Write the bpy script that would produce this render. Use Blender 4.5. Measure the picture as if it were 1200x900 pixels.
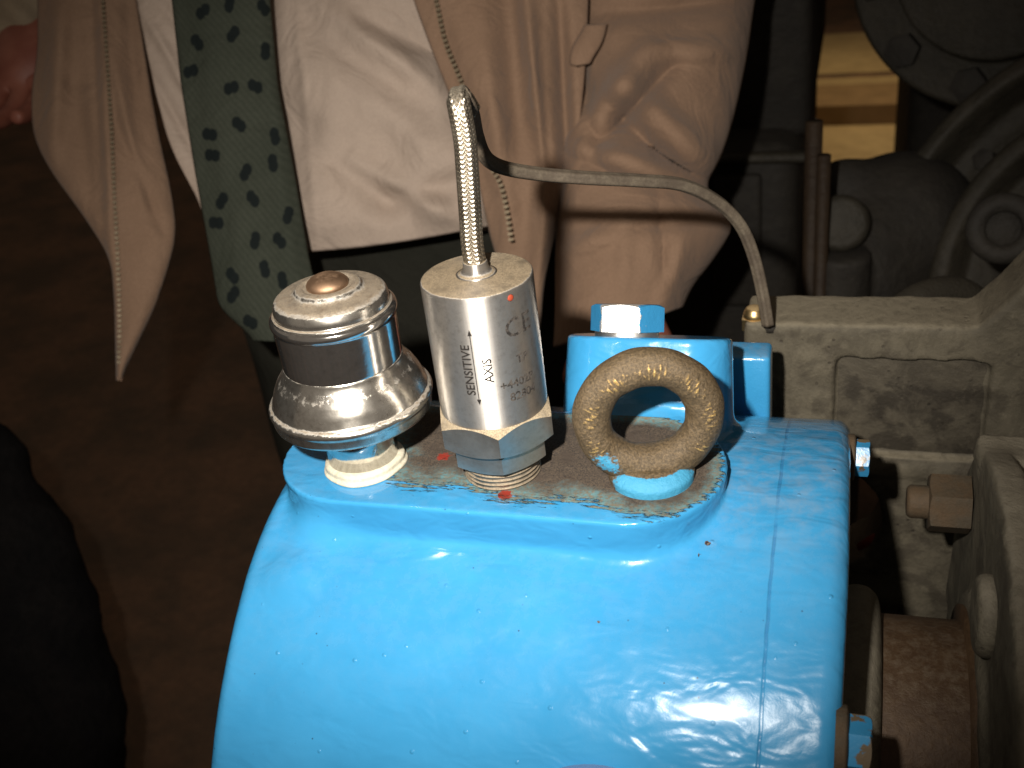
import bpy, bmesh, math, random
import numpy as np
from mathutils import Vector, Matrix
for o in list(bpy.data.objects): bpy.data.objects.remove(o)
rng = np.random.RandomState(7); random.seed(7)
scn = bpy.context.scene
COL = scn.collection
S = 0.01                                   # all shapes below are written in centimetres

# ------------------------------------------------------------------ camera
F = 1266.0
def _n(v): v = np.array(v, float); return v/np.linalg.norm(v)
_Z = -_n((290, -2250, -1266)); _X = -_n((-4134, 174, -1266)); _X = _n(_X-_Z*_X.dot(_Z)); _Y = np.cross(_Z, _X)
R = np.array([_X, _Y, _Z])
def ray(px, py): return R@np.array([(px-600)/F, (450-py)/F, -1.])
C = -ray(590, 550)*46.0                    # the pad's centre (foot of the sensor) is the origin
def pr(p):
    c = R.T@(np.array(p, float)-C); return 600+F*c[0]/-c[2], 450-F*c[1]/-c[2], -c[2]
def at(px, py, x=None, y=None, z=None, d=None):
    r = ray(px, py)
    if d is not None: t = d
    elif x is not None: t = (x-C[0])/r[0]
    elif y is not None: t = (y-C[1])/r[1]
    else: t = (z-C[2])/r[2]
    return C+r*t
cam = bpy.data.cameras.new("camera"); co = bpy.data.objects.new("camera", cam); COL.objects.link(co)
cam.sensor_width = 36; cam.lens = 36*F/1200; cam.clip_start = 0.02; cam.clip_end = 100
co.matrix_world = Matrix([[*R[0], C[0]*S], [*R[1], C[1]*S], [*R[2], C[2]*S], [0, 0, 0, 1]])
scn.camera = co
cam.dof.use_dof = True; cam.dof.focus_distance = 0.46; cam.dof.aperture_fstop = 14

# ------------------------------------------------------------------ world, flash, exposure
w = bpy.data.worlds.new("World"); scn.world = w; w.use_nodes = True
w.node_tree.nodes['Background'].inputs[0].default_value = (0.9, 0.72, 0.55, 1)
w.node_tree.nodes['Background'].inputs[1].default_value = 0.11
def lamp(name, kind, loc, power, color, size=0.03, target=None, sy=None):
    l = bpy.data.lights.new(name, kind); l.energy = power; l.color = color
    o = bpy.data.objects.new(name, l); COL.objects.link(o); o.location = Vector(loc)*S
    if kind == 'SPOT': l.spot_size = math.radians(70); l.spot_blend = 1.0; l.shadow_soft_size = size
    elif kind == 'AREA':
        l.shape = 'RECTANGLE'; l.size = size; l.size_y = sy or size
    
    if target is not None:
        o.rotation_euler = (Vector(target)-Vector(loc)).to_track_quat('-Z', 'Y').to_euler()
    return o
fl = C+R@np.array([-6.4, 5.1, 0.3])
lamp("camera_flash", 'SPOT', fl, 29, (1, 0.93, 0.84), 0.007, fl+ray(690, 470)*60)
hl = lamp("hall_lamp", 'SPOT', (25, 400, 140), 85, (1, 0.74, 0.42), 0.15, (8, 395, -105)); hl.data.spot_size = math.radians(80)
scn.view_settings.view_transform = 'Standard'; scn.view_settings.look = 'None'
scn.view_settings.exposure = 0; scn.view_settings.gamma = 1
scn.render.engine = 'CYCLES'

# ------------------------------------------------------------------ node helper
class NT:
    def __init__(s, name):
        s.m = bpy.data.materials.new(name); s.m.use_nodes = True; s.t = s.m.node_tree
        s.b = s.t.nodes['Principled BSDF']; s.out = s.t.nodes['Material Output']
    def n(s, typ, **k):
        nd = s.t.nodes.new(typ)
        for a, v in k.items(): setattr(nd, a, v)
        return nd
    def l(s, a, b): s.t.links.new(a, b)
    def val(s, sock, v):
        if isinstance(v, bpy.types.NodeSocket): s.l(v, sock)
        elif isinstance(v, (tuple, list)) and len(v) == 3 and sock.type == 'RGBA': sock.default_value = (*v, 1)
        else: sock.default_value = v
    def math(s, op, a, b=0.0, c=0.0, clamp=False):
        nd = s.n('ShaderNodeMath', operation=op, use_clamp=clamp)
        s.val(nd.inputs[0], a); s.val(nd.inputs[1], b); s.val(nd.inputs[2], c); return nd.outputs[0]
    def coord(s, scale=(1, 1, 1), rot=(0, 0, 0)):
        if not hasattr(s, 'tc'): s.tc = s.n('ShaderNodeTexCoord')
        mp = s.n('ShaderNodeMapping'); s.l(s.tc.outputs['Object'], mp.inputs[0])
        mp.inputs['Scale'].default_value = scale; mp.inputs['Rotation'].default_value = rot; return mp.outputs[0]
    def noise(s, scale, detail=3, rough=.5, vec=None, stretch=(1, 1, 1), dist=0):   # scale per centimetre
        nd = s.n('ShaderNodeTexNoise'); s.l(vec or s.coord(tuple(100*v for v in stretch)), nd.inputs['Vector'])
        nd.inputs['Scale'].default_value = scale; nd.inputs['Detail'].default_value = detail
        nd.inputs['Roughness'].default_value = rough; nd.inputs['Distortion'].default_value = dist
        return nd.outputs[0]
    def voro(s, scale, stretch=(1, 1, 1), feature='F1'):
        nd = s.n('ShaderNodeTexVoronoi', feature=feature); s.l(s.coord(tuple(100*v for v in stretch)), nd.inputs['Vector'])
        nd.inputs['Scale'].default_value = scale; return nd.outputs['Distance']
    def step(s, v, a, b, lo=0.0, hi=1.0):
        nd = s.n('ShaderNodeMapRange', interpolation_type='SMOOTHSTEP'); s.val(nd.inputs[0], v)
        nd.inputs[1].default_value = a; nd.inputs[2].default_value = b; nd.inputs[3].default_value = lo; nd.inputs[4].default_value = hi
        return nd.outputs[0]
    def mix(s, f, a, b):
        nd = s.n('ShaderNodeMix', data_type='RGBA'); s.val(nd.inputs[0], f); s.val(nd.inputs[6], a); s.val(nd.inputs[7], b); return nd.outputs[2]
    def fmix(s, f, a, b):
        nd = s.n('ShaderNodeMix', data_type='FLOAT'); s.val(nd.inputs[0], f); s.val(nd.inputs[2], a); s.val(nd.inputs[3], b); return nd.outputs[0]
    def up(s):
        g = s.n('ShaderNodeNewGeometry'); sp = s.n('ShaderNodeSeparateXYZ'); s.l(g.outputs['Normal'], sp.inputs[0]); return sp.outputs[2]
    def attr(s, name): return s.n('ShaderNodeAttribute', attribute_name=name).outputs['Fac']
    def bump(s, *hs):           # (height, distance in cm, strength)
        prev = None
        for h, d, st in hs:
            nd = s.n('ShaderNodeBump'); s.l(h, nd.inputs['Height']); nd.inputs['Distance'].default_value = d*S; nd.inputs['Strength'].default_value = st
            if prev: s.l(prev, nd.inputs['Normal'])
            prev = nd.outputs[0]
        s.l(prev, s.b.inputs['Normal']); s.nrm = prev
    def set(s, **k):
        nm = dict(color='Base Color', rough='Roughness', metal='Metallic', spec='Specular IOR Level', coat='Coat Weight', coat_rough='Coat Roughness', sheen='Sheen Weight', aniso='Anisotropic', sss='Subsurface Weight')
        for a, v in k.items(): s.val(s.b.inputs[nm[a]], v)
        return s.m

BLUE = (0.032, 0.226, 0.45); DUST = (0.30, 0.24, 0.16); DIRT = (0.16, 0.115, 0.07)
def blue_paint(name, housing=False):
    t = NT(name)
    base = t.mix(t.step(t.noise(.35, 3), .35, .7), BLUE, (0.037, 0.242, 0.475))
    speck = t.step(t.voro(1.6), .045, .075, 1, 0)
    speck = t.math('MULTIPLY', speck, t.step(t.noise(.4, 1), .52, .6))
    base = t.mix(t.math('MULTIPLY', speck, .75), base, (0.02, 0.05, 0.09))
    up = t.up()
    dust = t.math('MULTIPLY', t.step(up, .55, 1.0), t.step(t.noise(1.3, 6, .65), .35, .7))
    if housing:
        dust = t.math('MULTIPLY', dust, t.attr('dusty'))
        base = t.mix(t.math('MULTIPLY', dust, .42), base, (0.20, 0.26, 0.33))
        sd = t.attr('dirt')                              # cm inside the dirty zone of the pad top
        st = t.math('MULTIPLY', t.math('SUBTRACT', t.noise(2.4, 7, .75, stretch=(.42, 2.6, 1)), .5), 3.6)
        m = t.step(t.math('ADD', sd, st), -.05, .16)
        thin = t.step(t.math('ADD', sd, t.math('MULTIPLY', t.math('SUBTRACT', t.noise(.9, 4, .6), .5), 3)), .1, 1.6)
        fine = t.noise(14, 4, .8)
        dcol = t.mix(t.step(fine, .3, .72), (0.03, 0.021, 0.014), (0.125, 0.09, 0.056))
        dcol = t.mix(t.step(t.noise(.8, 4), .48, .72), dcol, (0.065, 0.045, 0.028))
        teal = t.mix(t.step(t.noise(5, 5, .7), .35, .65), (0.10, 0.22, 0.24), (0.16, 0.13, 0.085))
        dcol = t.mix(thin, teal, dcol)
        red = t.attr('red')
        redm = t.step(t.math('ADD', red, t.math('MULTIPLY', t.math('SUBTRACT', t.noise(4, 4), .5), .9)), .45, .62)
        base = t.mix(t.math('MULTIPLY', m, .97), base, dcol)
        base = t.mix(redm, base, (0.22, 0.028, 0.018))
        chip = t.attr('chip')
        cm = t.step(t.math('ADD', chip, t.math('MULTIPLY', t.math('SUBTRACT', t.noise(7, 5, .7), .5), 1.3)), .42, .5)
        base = t.mix(cm, base, t.mix(t.step(t.noise(9, 2), .4, .6), (0.03, 0.02, 0.015), (0.14, 0.11, 0.09)))
        seamx = t.attr('seam')
        seam = t.math('MULTIPLY', t.step(t.math('ABSOLUTE', t.math('ADD', seamx, t.math('MULTIPLY', t.math('SUBTRACT', t.noise(1.2, 2), .5), .09))), .02, .09, 1, 0), t.step(t.noise(1.1, 3), .3, .6, .25, 1))
        base = t.mix(t.math('MULTIPLY', seam, .5), base, (0.02, 0.10, 0.25))
        rough = t.fmix(m, .24, .9); rough = t.fmix(t.math('MULTIPLY', dust, .8), rough, .7)
        wav = t.noise(.55, 2, .5); orange = t.noise(2.6, 3, .55, dist=.4); grain = t.noise(11, 3, .6)
        lump = t.step(t.voro(.8), .02, .09, 1, 0)
        t.bump((t.noise(.85, 2, .5, stretch=(.55, 1, 1), dist=.5), .125, 1), (orange, .007, 1), (grain, .0015, 1), (lump, .035, 1), (t.math('MULTIPLY', seam, -1), .03, 1), (t.math('MULTIPLY', fine, m), .05, 1), (m, .003, 1))
        return t.set(color=base, rough=rough, spec=t.fmix(m, .14, .1), coat=t.fmix(m, 1, 0), coat_rough=.06)
    base = t.mix(t.math('MULTIPLY', dust, .5), base, (0.14, 0.2, 0.26))
    t.bump((t.noise(1.6, 3), .04, 1), (t.noise(9, 3), .01, 1))
    return t.set(color=base, rough=.24, coat=.4, coat_rough=.1)
def metal_mat(name, col, rough, dust=.8, dustlo=.55, dustcol=DUST, spots=.25, streak=(1, 1, 1), rv=.15, bump=.01, metal=1.0):
    t = NT(name)
    up = t.up(); n1 = t.noise(2.5, 6, .7); n2 = t.noise(.7, 4, .6, stretch=streak)
    d = t.math('MULTIPLY', t.step(t.math('ADD', up, t.math('MULTIPLY', t.math('SUBTRACT', n1, .5), .7)), dustlo, dustlo+.3), dust)
    sp = t.math('MULTIPLY', t.step(t.noise(3.2, 6, .75), .42, .78), spots)
    d2 = t.math('MAXIMUM', d, sp)
    fine = t.noise(18, 3, .7)
    dc = t.mix(t.step(fine, .3, .7), tuple(v*.55 for v in dustcol), tuple(min(1, v*1.35) for v in dustcol))
    dc = t.mix(t.step(t.noise(1.1, 4, .6), .5, .75), dc, tuple(v*.5 for v in dustcol))
    c = t.mix(n2, tuple(v*.85 for v in col), col)
    c = t.mix(d, c, dc); c = t.mix(sp, c, (.07, .045, .025))
    t.bump((t.math('MULTIPLY', fine, d), .03, 1), (n2, bump*1.5, 1), (n1, bump*.12, 1))
    return t.set(color=c, metal=t.fmix(d, metal, 0), rough=t.fmix(d, t.math('ADD', t.math('ADD', rough, t.math('MULTIPLY', t.step(n2, .3, .75), rv)), t.math('MULTIPLY', sp, .12)), .9))
def rough_mat(name, c1, c2, c3=None, s=1.0, rough=.8, b=.05, metal=0, dust=None, stretch=(1, 1, 1), spec=.3):
    t = NT(name)
    n1 = t.noise(.35*s, 6, .65, stretch=stretch); n2 = t.noise(3.0*s, 6, .7, stretch=stretch)
    c = t.mix(t.step(n1, .35, .65), c1, c2)
    c = t.mix(t.math('MULTIPLY', t.step(n2, .3, .75), .5), c, c3 or tuple(v*.5 for v in c1))
    if dust:
        c = t.mix(t.math('MULTIPLY', t.step(t.up(), .3, .95), t.step(n2, .3, .6, .5, 1)), c, dust)
    t.bump((n1, b*2, 1), (n2, b, 1))
    return t.set(color=c, rough=rough, metal=metal, spec=spec)
def cast_mat(name, lo, hi, dark, dust, k=1.0):
    t = NT(name); a = t.noise(.28, 6, .7, dist=.6); b = t.noise(1.6, 6, .75); f = t.noise(9, 4, .7); sm = t.noise(.5, 5, .65, stretch=(.9, .9, 1.1), dist=.5)
    c = t.mix(t.step(a, .36, .64), lo, hi); c = t.mix(t.math('MULTIPLY', t.step(sm, .48, .62), .6*k), c, dark)
    c = t.mix(t.math('MULTIPLY', t.step(b, .55, .75), .55), c, tuple(v*1.35 for v in hi)); c = t.mix(t.math('MULTIPLY', t.step(f, .55, .75), .35), c, dark)
    pit = t.step(t.voro(1.3), .05, .16, 0, 1); pit = t.math('MAXIMUM', pit, t.step(t.noise(.6, 2), .5, .6, 1, 0)); c = t.mix(t.math('SUBTRACT', 1.0, pit), c, dark)
    c = t.mix(t.math('MULTIPLY', t.step(t.up(), .4, .95), t.step(b, .3, .6, .4, 1)), c, dust)
    t.bump((a, .16, 1), (b, .08, 1), (f, .02, 1), (pit, .03, 1)); return t.set(color=c, rough=.72, spec=.3)
def cloth_mat(name, c1, c2, weave=14, sheen=.15):
    t = NT(name)
    n = t.noise(.12, 4, .6); f = t.noise(weave*.45, 3, .7); g = t.noise(.2, 3, .55, dist=1.3)
    c = t.mix(t.step(n, .35, .65), c1, c2); c = t.mix(t.math('MULTIPLY', t.step(f, .3, .7), .35), c, tuple(v*.62 for v in c1))
    t.bump((g, .55, .8), (f, .05, .9))
    return t, c
M = {}
M['housing'] = blue_paint('housing_paint', True)
M['blue'] = blue_paint('blue_paint')
M['chrome'] = metal_mat('dirty_chrome', (.66, .63, .57), .18, .9, .58, (.14, .105, .064), .75, rv=.10, metal=.965)
M['chrome_clean'] = metal_mat('chrome_wall', (.74, .72, .69), .10, .5, .9, (.16, .12, .075), .3, rv=.05, metal=.978)
M['steel'] = metal_mat('turned_steel', (.62, .59, .55), .46, .96, .6, (.20, .155, .098), .35, streak=(3, 3, .2), rv=.06, metal=.92, bump=.003)
_t = M['steel'].node_tree; _b = _t.nodes['Principled BSDF']; _g = _t.nodes.new('ShaderNodeTangent'); _g.direction_type = 'RADIAL'; _g.axis = 'Z'
_t.links.new(_g.outputs[0], _b.inputs['Tangent']); _b.inputs['Anisotropic'].default_value = .93; _b.inputs['Anisotropic Rotation'].default_value = .25
M['hexsteel'] = metal_mat('hex_steel', (.52, .49, .44), .28, .95, .5, (.30, .24, .155), .3, rv=.12, metal=.93)
M['brass'] = metal_mat('worn_brass', (.62, .45, .22), .35, .5, .7, (.25, .18, .1), .5)
M['zip'] = metal_mat('zip_teeth', (.20, .16, .105), .55, .2, .7, (.07, .055, .035), .5, metal=.6)
M['copper'] = metal_mat('copper_button', (.34, .22, .14), .5, .35, .9, (.3, .2, .12), .3)
M['thread'] = metal_mat('threaded_steel', (.42, .36, .28), .4, .7, .15, (.24, .18, .11), .6)
M['sealant'] = rough_mat('white_sealant', (.50, .47, .37), (.58, .55, .44), (.28, .23, .15), 1.5, .6, .03)
M['braid'] = metal_mat('braid_wire', (.46, .41, .33), .33, .15, .5, (.2, .16, .1), .4, metal=1.0)
M['cable'] = rough_mat('dusty_cable', (.075, .058, .042), (.12, .098, .07), (.03, .024, .018), 3, .7, .02, stretch=(1, 1, 1))
M['cast'] = cast_mat('dusty_cast_iron', (.074, .064, .045), (.122, .106, .075), (.040, .033, .024), (.165, .143, .102))
M['cast_dark'] = cast_mat('darker_cast_iron', (.045, .038, .027), (.085, .073, .052), (.022, .018, .013), (.1, .085, .06), 1.3)  # darker cast iron tone for the panel in the recess
M['cast_light'] = cast_mat('pale_cast_iron', (.10, .088, .062), (.15, .133, .096), (.055, .046, .033), (.18, .16, .12))
t = NT('rusty_shaft'); a_ = t.noise(.5, 6, .7); b_ = t.noise(2.2, 6, .75); c = t.mix(t.step(a_, .3, .7), (.065, .035, .016), (.10, .058, .027)); c = t.mix(t.math('MULTIPLY', t.step(b_, .35, .65, 1, 0), .4), c, (.04, .02, .010))
c = t.mix(t.math('MULTIPLY', t.step(t.math('ADD', t.noise(.9, 5, .7), t.math('MULTIPLY', t.math('SUBTRACT', b_, .5), .6)), .60, .85), .25), c, (.13, .098, .066)); c = t.mix(t.math('MULTIPLY', t.step(t.up(), .80, 1.0, 0, .6), t.step(b_, .4, .7)), c, (.14, .11, .078))
t.bump((a_, .1, 1), (b_, .06, 1)); M['rust'] = t.set(color=c, rough=.55, metal=.15)
M['rustnut'] = rough_mat('rusty_nut', (.085, .055, .03), (.065, .052, .035), (.05, .035, .02), 2, .7, .04)
M['collar'] = metal_mat('grey_ring', (.33, .31, .26), .38, .3, .6, (.2, .17, .12), .3)
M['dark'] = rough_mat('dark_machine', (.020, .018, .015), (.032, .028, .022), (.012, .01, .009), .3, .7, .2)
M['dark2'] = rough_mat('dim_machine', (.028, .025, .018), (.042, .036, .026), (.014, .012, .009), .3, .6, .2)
M['pipe'] = rough_mat('brown_pipe', (.022, .013, .007), (.03, .018, .009), None, .5, .6, .1)
M['redpaint'] = rough_mat('red_paint', (.25, .03, .015), (.3, .05, .02), None, 1, .6, .03)
M['print'] = NT('black_print').set(color=(.02, .018, .017), rough=.9, spec=.02)
t = NT('worn_print'); M['print_worn'] = t.set(color=t.mix(t.step(t.noise(6, 4, .7), .4, .6), (.02, .018, .017), (.07, .062, .055)), rough=.9, spec=.02)
M['silver'] = metal_mat('worn_bolt_top', (.8, .78, .75), .3, .1, .95, DUST, .1)
M['lilac'] = rough_mat('lilac_grey_paint', (.12, .24, .45), (.15, .26, .46), (.10, .22, .42), .6, .7, .02, spec=.1)
M['floor'] = rough_mat('brown_floor', (.22, .125, .075), (.12, .082, .055), (.08, .055, .04), .13, .75, .3)
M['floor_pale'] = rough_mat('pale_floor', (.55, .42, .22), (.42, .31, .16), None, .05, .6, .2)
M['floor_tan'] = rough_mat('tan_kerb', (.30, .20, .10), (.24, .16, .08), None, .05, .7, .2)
M['wall'] = rough_mat('dark_wall', (.06, .052, .04), (.05, .045, .035), None, .03, .8, .2)
M['blackform'] = rough_mat('black_form_surface', (.014, .014, .015), (.022, .020, .020), None, .3, .9, .2, spec=.05)
M['shoe'] = rough_mat('black_leather', (.02, .018, .016), (.03, .026, .02), None, 1, .4, .02)
M['hair'] = rough_mat('grey_hair', (.12, .10, .08), (.2, .17, .14), None, 4, .6, .1)
t, c = cloth_mat('jacket_cloth', (.22, .14, .092), (.245, .158, .105)); M['jacket'] = t.set(color=c, rough=.85, sheen=.1, spec=.2)
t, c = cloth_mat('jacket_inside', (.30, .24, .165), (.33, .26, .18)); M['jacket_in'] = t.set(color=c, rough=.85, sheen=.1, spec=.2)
t, c = cloth_mat('shirt_cloth', (.40, .32, .262), (.44, .352, .288), 18); M['shirt'] = t.set(color=c, rough=.8, spec=.2)
t, c = cloth_mat('trouser_cloth', (.022, .022, .017), (.03, .029, .023)); M['trousers'] = t.set(color=c, rough=.9, spec=.1)
t, c = cloth_mat('tie_cloth', (.040, .045, .034), (.050, .055, .042), 9); wv = t.n('ShaderNodeTexWave', wave_type='BANDS'); t.l(t.coord((100, 100, 100), (0, .75, 0)), wv.inputs[0]); wv.inputs['Scale'].default_value = .9; wv.inputs['Distortion'].default_value = 2.5; wv.inputs['Detail'].default_value = 3; c = t.mix(t.math('MULTIPLY', wv.outputs['Fac'], .35), c, (.022, .028, .02)); c = t.mix(t.step(t.math('ADD', t.attr('spot'), t.math('MULTIPLY', t.math('SUBTRACT', t.noise(5, 3), .5), .5)), .35, .6), c, (.008, .011, .011)); M['tie'] = t.set(color=c, rough=.85, spec=.1)
t = NT('skin'); c = t.mix(t.step(t.noise(.5, 5), .35, .7), (.20, .062, .04), (.25, .09, .058)); t.bump((t.noise(6, 4), .02, .6)); M['skin'] = t.set(color=c, rough=.55, sss=0)
t = NT('eyebolt_metal')   # dusty forged steel with raised marks and a front crest highlight painted gold and some blue paint left
mark_glint = t.attr('mark_glint'); fine = t.noise(9, 5, .75)
g = t.step(t.math('ADD', mark_glint, t.math('MULTIPLY', t.math('SUBTRACT', fine, .5), 1.2)), .38, .75)
c = t.mix(t.step(fine, .3, .7), (.045, .032, .017), (.14, .098, .052)); c = t.mix(g, c, (.55, .37, .14))
bl = t.math('MULTIPLY', t.step(t.math('ADD', t.attr('bluepaint'), t.math('MULTIPLY', t.math('SUBTRACT', t.noise(5, 5, .75), .5), 1.6)), .55, .75), 1.0)
c = t.mix(bl, c, (.04, .25, .42)); t.bump((t.noise(3, 4), .05, 1), (fine, .05, 1)); M['eye'] = t.set(color=c, metal=t.math('MULTIPLY', t.math('SUBTRACT', t.fmix(g, .3, 1.0), bl, clamp=True), .7), rough=t.fmix(g, .55, .33))
t = NT('blue_painted_bolt')
n_ = t.noise(1.0, 5, .6); c = t.mix(t.step(n_, .52, .56), BLUE, (.12, .09, .055)); t.bump((n_, .03, 1)); M['bluebolt'] = t.set(color=c, rough=.3)

# ------------------------------------------------------------------ object helpers
def rootof(p):
    while p.parent: p = p.parent
    return p
def link(name, me, parent=None, smooth=True):
    o = bpy.data.objects.new(name, me); COL.objects.link(o)
    if parent is not None: o.parent = parent
    if smooth: me.polygons.foreach_set('use_smooth', [True]*len(me.polygons))
    return o
def mk(name, vs, fs, mat, parent=None, smooth=True, sharp=None, mx=None, origin=None):
    vs = np.array(vs, float).reshape(-1, 3)
    if mx is not None: vs = vs@np.array(mx.to_3x3()).T+np.array(mx.translation)
    if parent is not None: off = np.array(rootof(parent)['o'])
    elif origin is not None: off = np.array(origin)
    else: off = np.array([(vs[:, 0].min()+vs[:, 0].max())/2, (vs[:, 1].min()+vs[:, 1].max())/2, vs[:, 2].min()])
    me = bpy.data.meshes.new(name); me.from_pydata(((vs-off)*S).tolist(), [], [tuple(int(i) for i in f) for f in fs])
    me.materials.append(M[mat]); me.update()
    o = link(name, me, parent, smooth)
    if parent is None: o.location = Vector(off)*S; o['o'] = [float(v) for v in off]
    if sharp is not None and smooth: me.set_sharp_from_angle(angle=math.radians(sharp))
    return o
def thing(name, label, cat, loc, group=None):
    o = bpy.data.objects.new(name, None); COL.objects.link(o); o.location = Vector(loc)*S; o['o'] = [float(v) for v in loc]
    o.empty_display_size = .02; return tag(o, label, cat, group)
def tag(o, label=None, cat=None, group=None, kind=None):
    if label: o['label'] = label
    if cat: o['category'] = cat
    if group: o['group'] = group
    if kind: o['kind'] = kind
    return o
def axis_mx(origin, axis, up=(0, 0, 1), spin=0):
    z = Vector(axis).normalized(); u = Vector(up)
    if abs(z.dot(u.normalized())) > .98: u = Vector((0, 1, 0))
    x = u.cross(z).normalized(); y = z.cross(x)
    m = Matrix((x, y, z)).transposed().to_4x4(); m = Matrix.Translation(Vector(origin))@m@Matrix.Rotation(spin, 4, 'Z'); return m
def lathe(prof, n=64, wob=0):
    prof = np.array(prof, float); vs = []; fs = []; k = len(prof)
    for i in range(n):
        a = 2*math.pi*i/n; vs += [(r*math.cos(a), r*math.sin(a), z) for r, z in prof]
    for i in range(n):
        j = (i+1) % n
        for q in range(k-1):
            fs.append((i*k+q, j*k+q, j*k+q+1, i*k+q+1))
    vs += [(0, 0, prof[0][1]), (0, 0, prof[-1][1])]
    for i in range(n):
        j = (i+1) % n; fs.append((n*k, j*k, i*k)); fs.append((n*k+1, i*k+k-1, j*k+k-1))
    return vs, fs
def smoothprof(pts, r=.08):
    out = [pts[0]]
    for a, b, c in zip(pts, pts[1:], pts[2:]):
        a, b, c = map(np.array, (a, b, c)); d1 = np.linalg.norm(a-b); d2 = np.linalg.norm(c-b); rr = min(r, d1*.45, d2*.45)
        p = b+(a-b)/d1*rr; q = b+(c-b)/d2*rr
        for s_ in (0, .33, .67, 1): out.append(tuple((1-s_)**2*p+2*s_*(1-s_)*b+s_**2*q))
    out.append(pts[-1]); return out
def hexhead(rc, h, topcham=.5, botcham=0, n=72, hole=0):
    ri = rc*math.cos(math.pi/6); rings = [[], [], [], []]
    for i in range(n):
        a = 2*math.pi*i/n; rho = ri/math.cos((a+math.pi/6) % (math.pi/3)-math.pi/6); rho = min(rho, rc*.995); e = rho-ri*.985
        rings[0].append((min(rho, ri*.985) if botcham else rho, 0)); rings[1].append((rho, e*botcham)); rings[2].append((rho, h-e*topcham)); rings[3].append((ri*.985 if topcham else rho, h))
    vs = []; fs = []
    for rg in rings:
        for i, (r, z) in enumerate(rg): a = 2*math.pi*i/n; vs.append((r*math.cos(a), r*math.sin(a), z))
    for k in range(3):
        for i in range(n): j = (i+1) % n; fs.append((k*n+i, k*n+j, (k+1)*n+j, (k+1)*n+i))
    fs.append(tuple(range(3*n, 4*n))); fs.append(tuple(reversed(range(n))))
    return vs, fs
def crom(P, n):
    P = np.array(P, float); out = []
    Q = np.vstack([2*P[0]-P[1], P, 2*P[-1]-P[-2]])
    for i in range(1, len(Q)-2):
        for s_ in np.linspace(0, 1, n, endpoint=False):
            a, b, c_, d = Q[i-1:i+3]
            out.append(.5*((2*b)+(-a+c_)*s_+(2*a-5*b+4*c_-d)*s_**2+(-a+3*b-3*c_+d)*s_**3))
    out.append(P[-1]); return np.array(out)
def frames(P):
    T = np.gradient(P, axis=0); T /= np.linalg.norm(T, axis=1)[:, None]
    N = np.zeros_like(P); u = np.array([1., 0, 0]) if abs(T[0][0]) < .8 else np.array([0, 0, 1.])
    for i in range(len(P)):
        u = u-T[i]*u.dot(T[i]); u /= np.linalg.norm(u); N[i] = u
    return T, N, np.cross(T, N)
def tube(P, rad, n=12, caps=True):
    P = np.array(P, float); T, N, B = frames(P); rad = np.broadcast_to(rad, (len(P),))
    vs = []; fs = []
    for i in range(len(P)):
        for k in range(n):
            a = 2*math.pi*k/n; vs.append(P[i]+rad[i]*(math.cos(a)*N[i]+math.sin(a)*B[i]))
    for i in range(len(P)-1):
        for k in range(n): l = (k+1) % n; fs.append((i*n+k, i*n+l, (i+1)*n+l, (i+1)*n+k))
    if caps: fs.append(tuple(reversed(range(n)))); fs.append(tuple(range((len(P)-1)*n, len(P)*n)))
    return vs, fs
def join(*ms):
    vs = []; fs = []
    for v, f in ms:
        b = len(vs); vs += [tuple(p) for p in v]; fs += [tuple(i+b for i in q) for q in f]
    return vs, fs
def box(x0, x1, y0, y1, z0, z1):
    v = [(x, y, z) for x in (x0, x1) for y in (y0, y1) for z in (z0, z1)]
    return v, [(0, 1, 3, 2), (4, 6, 7, 5), (0, 4, 5, 1), (2, 3, 7, 6), (0, 2, 6, 4), (1, 5, 7, 3)]
def bevbox(name, b, mat, parent=None, bev=.3, mx=None, seg=3):
    v, f = box(*b); o = mk(name, v, f, mat, parent, mx=mx)
    md = o.modifiers.new('b', 'BEVEL'); md.width = bev*S; md.segments = seg; md.harden_normals = False
    return o

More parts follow.
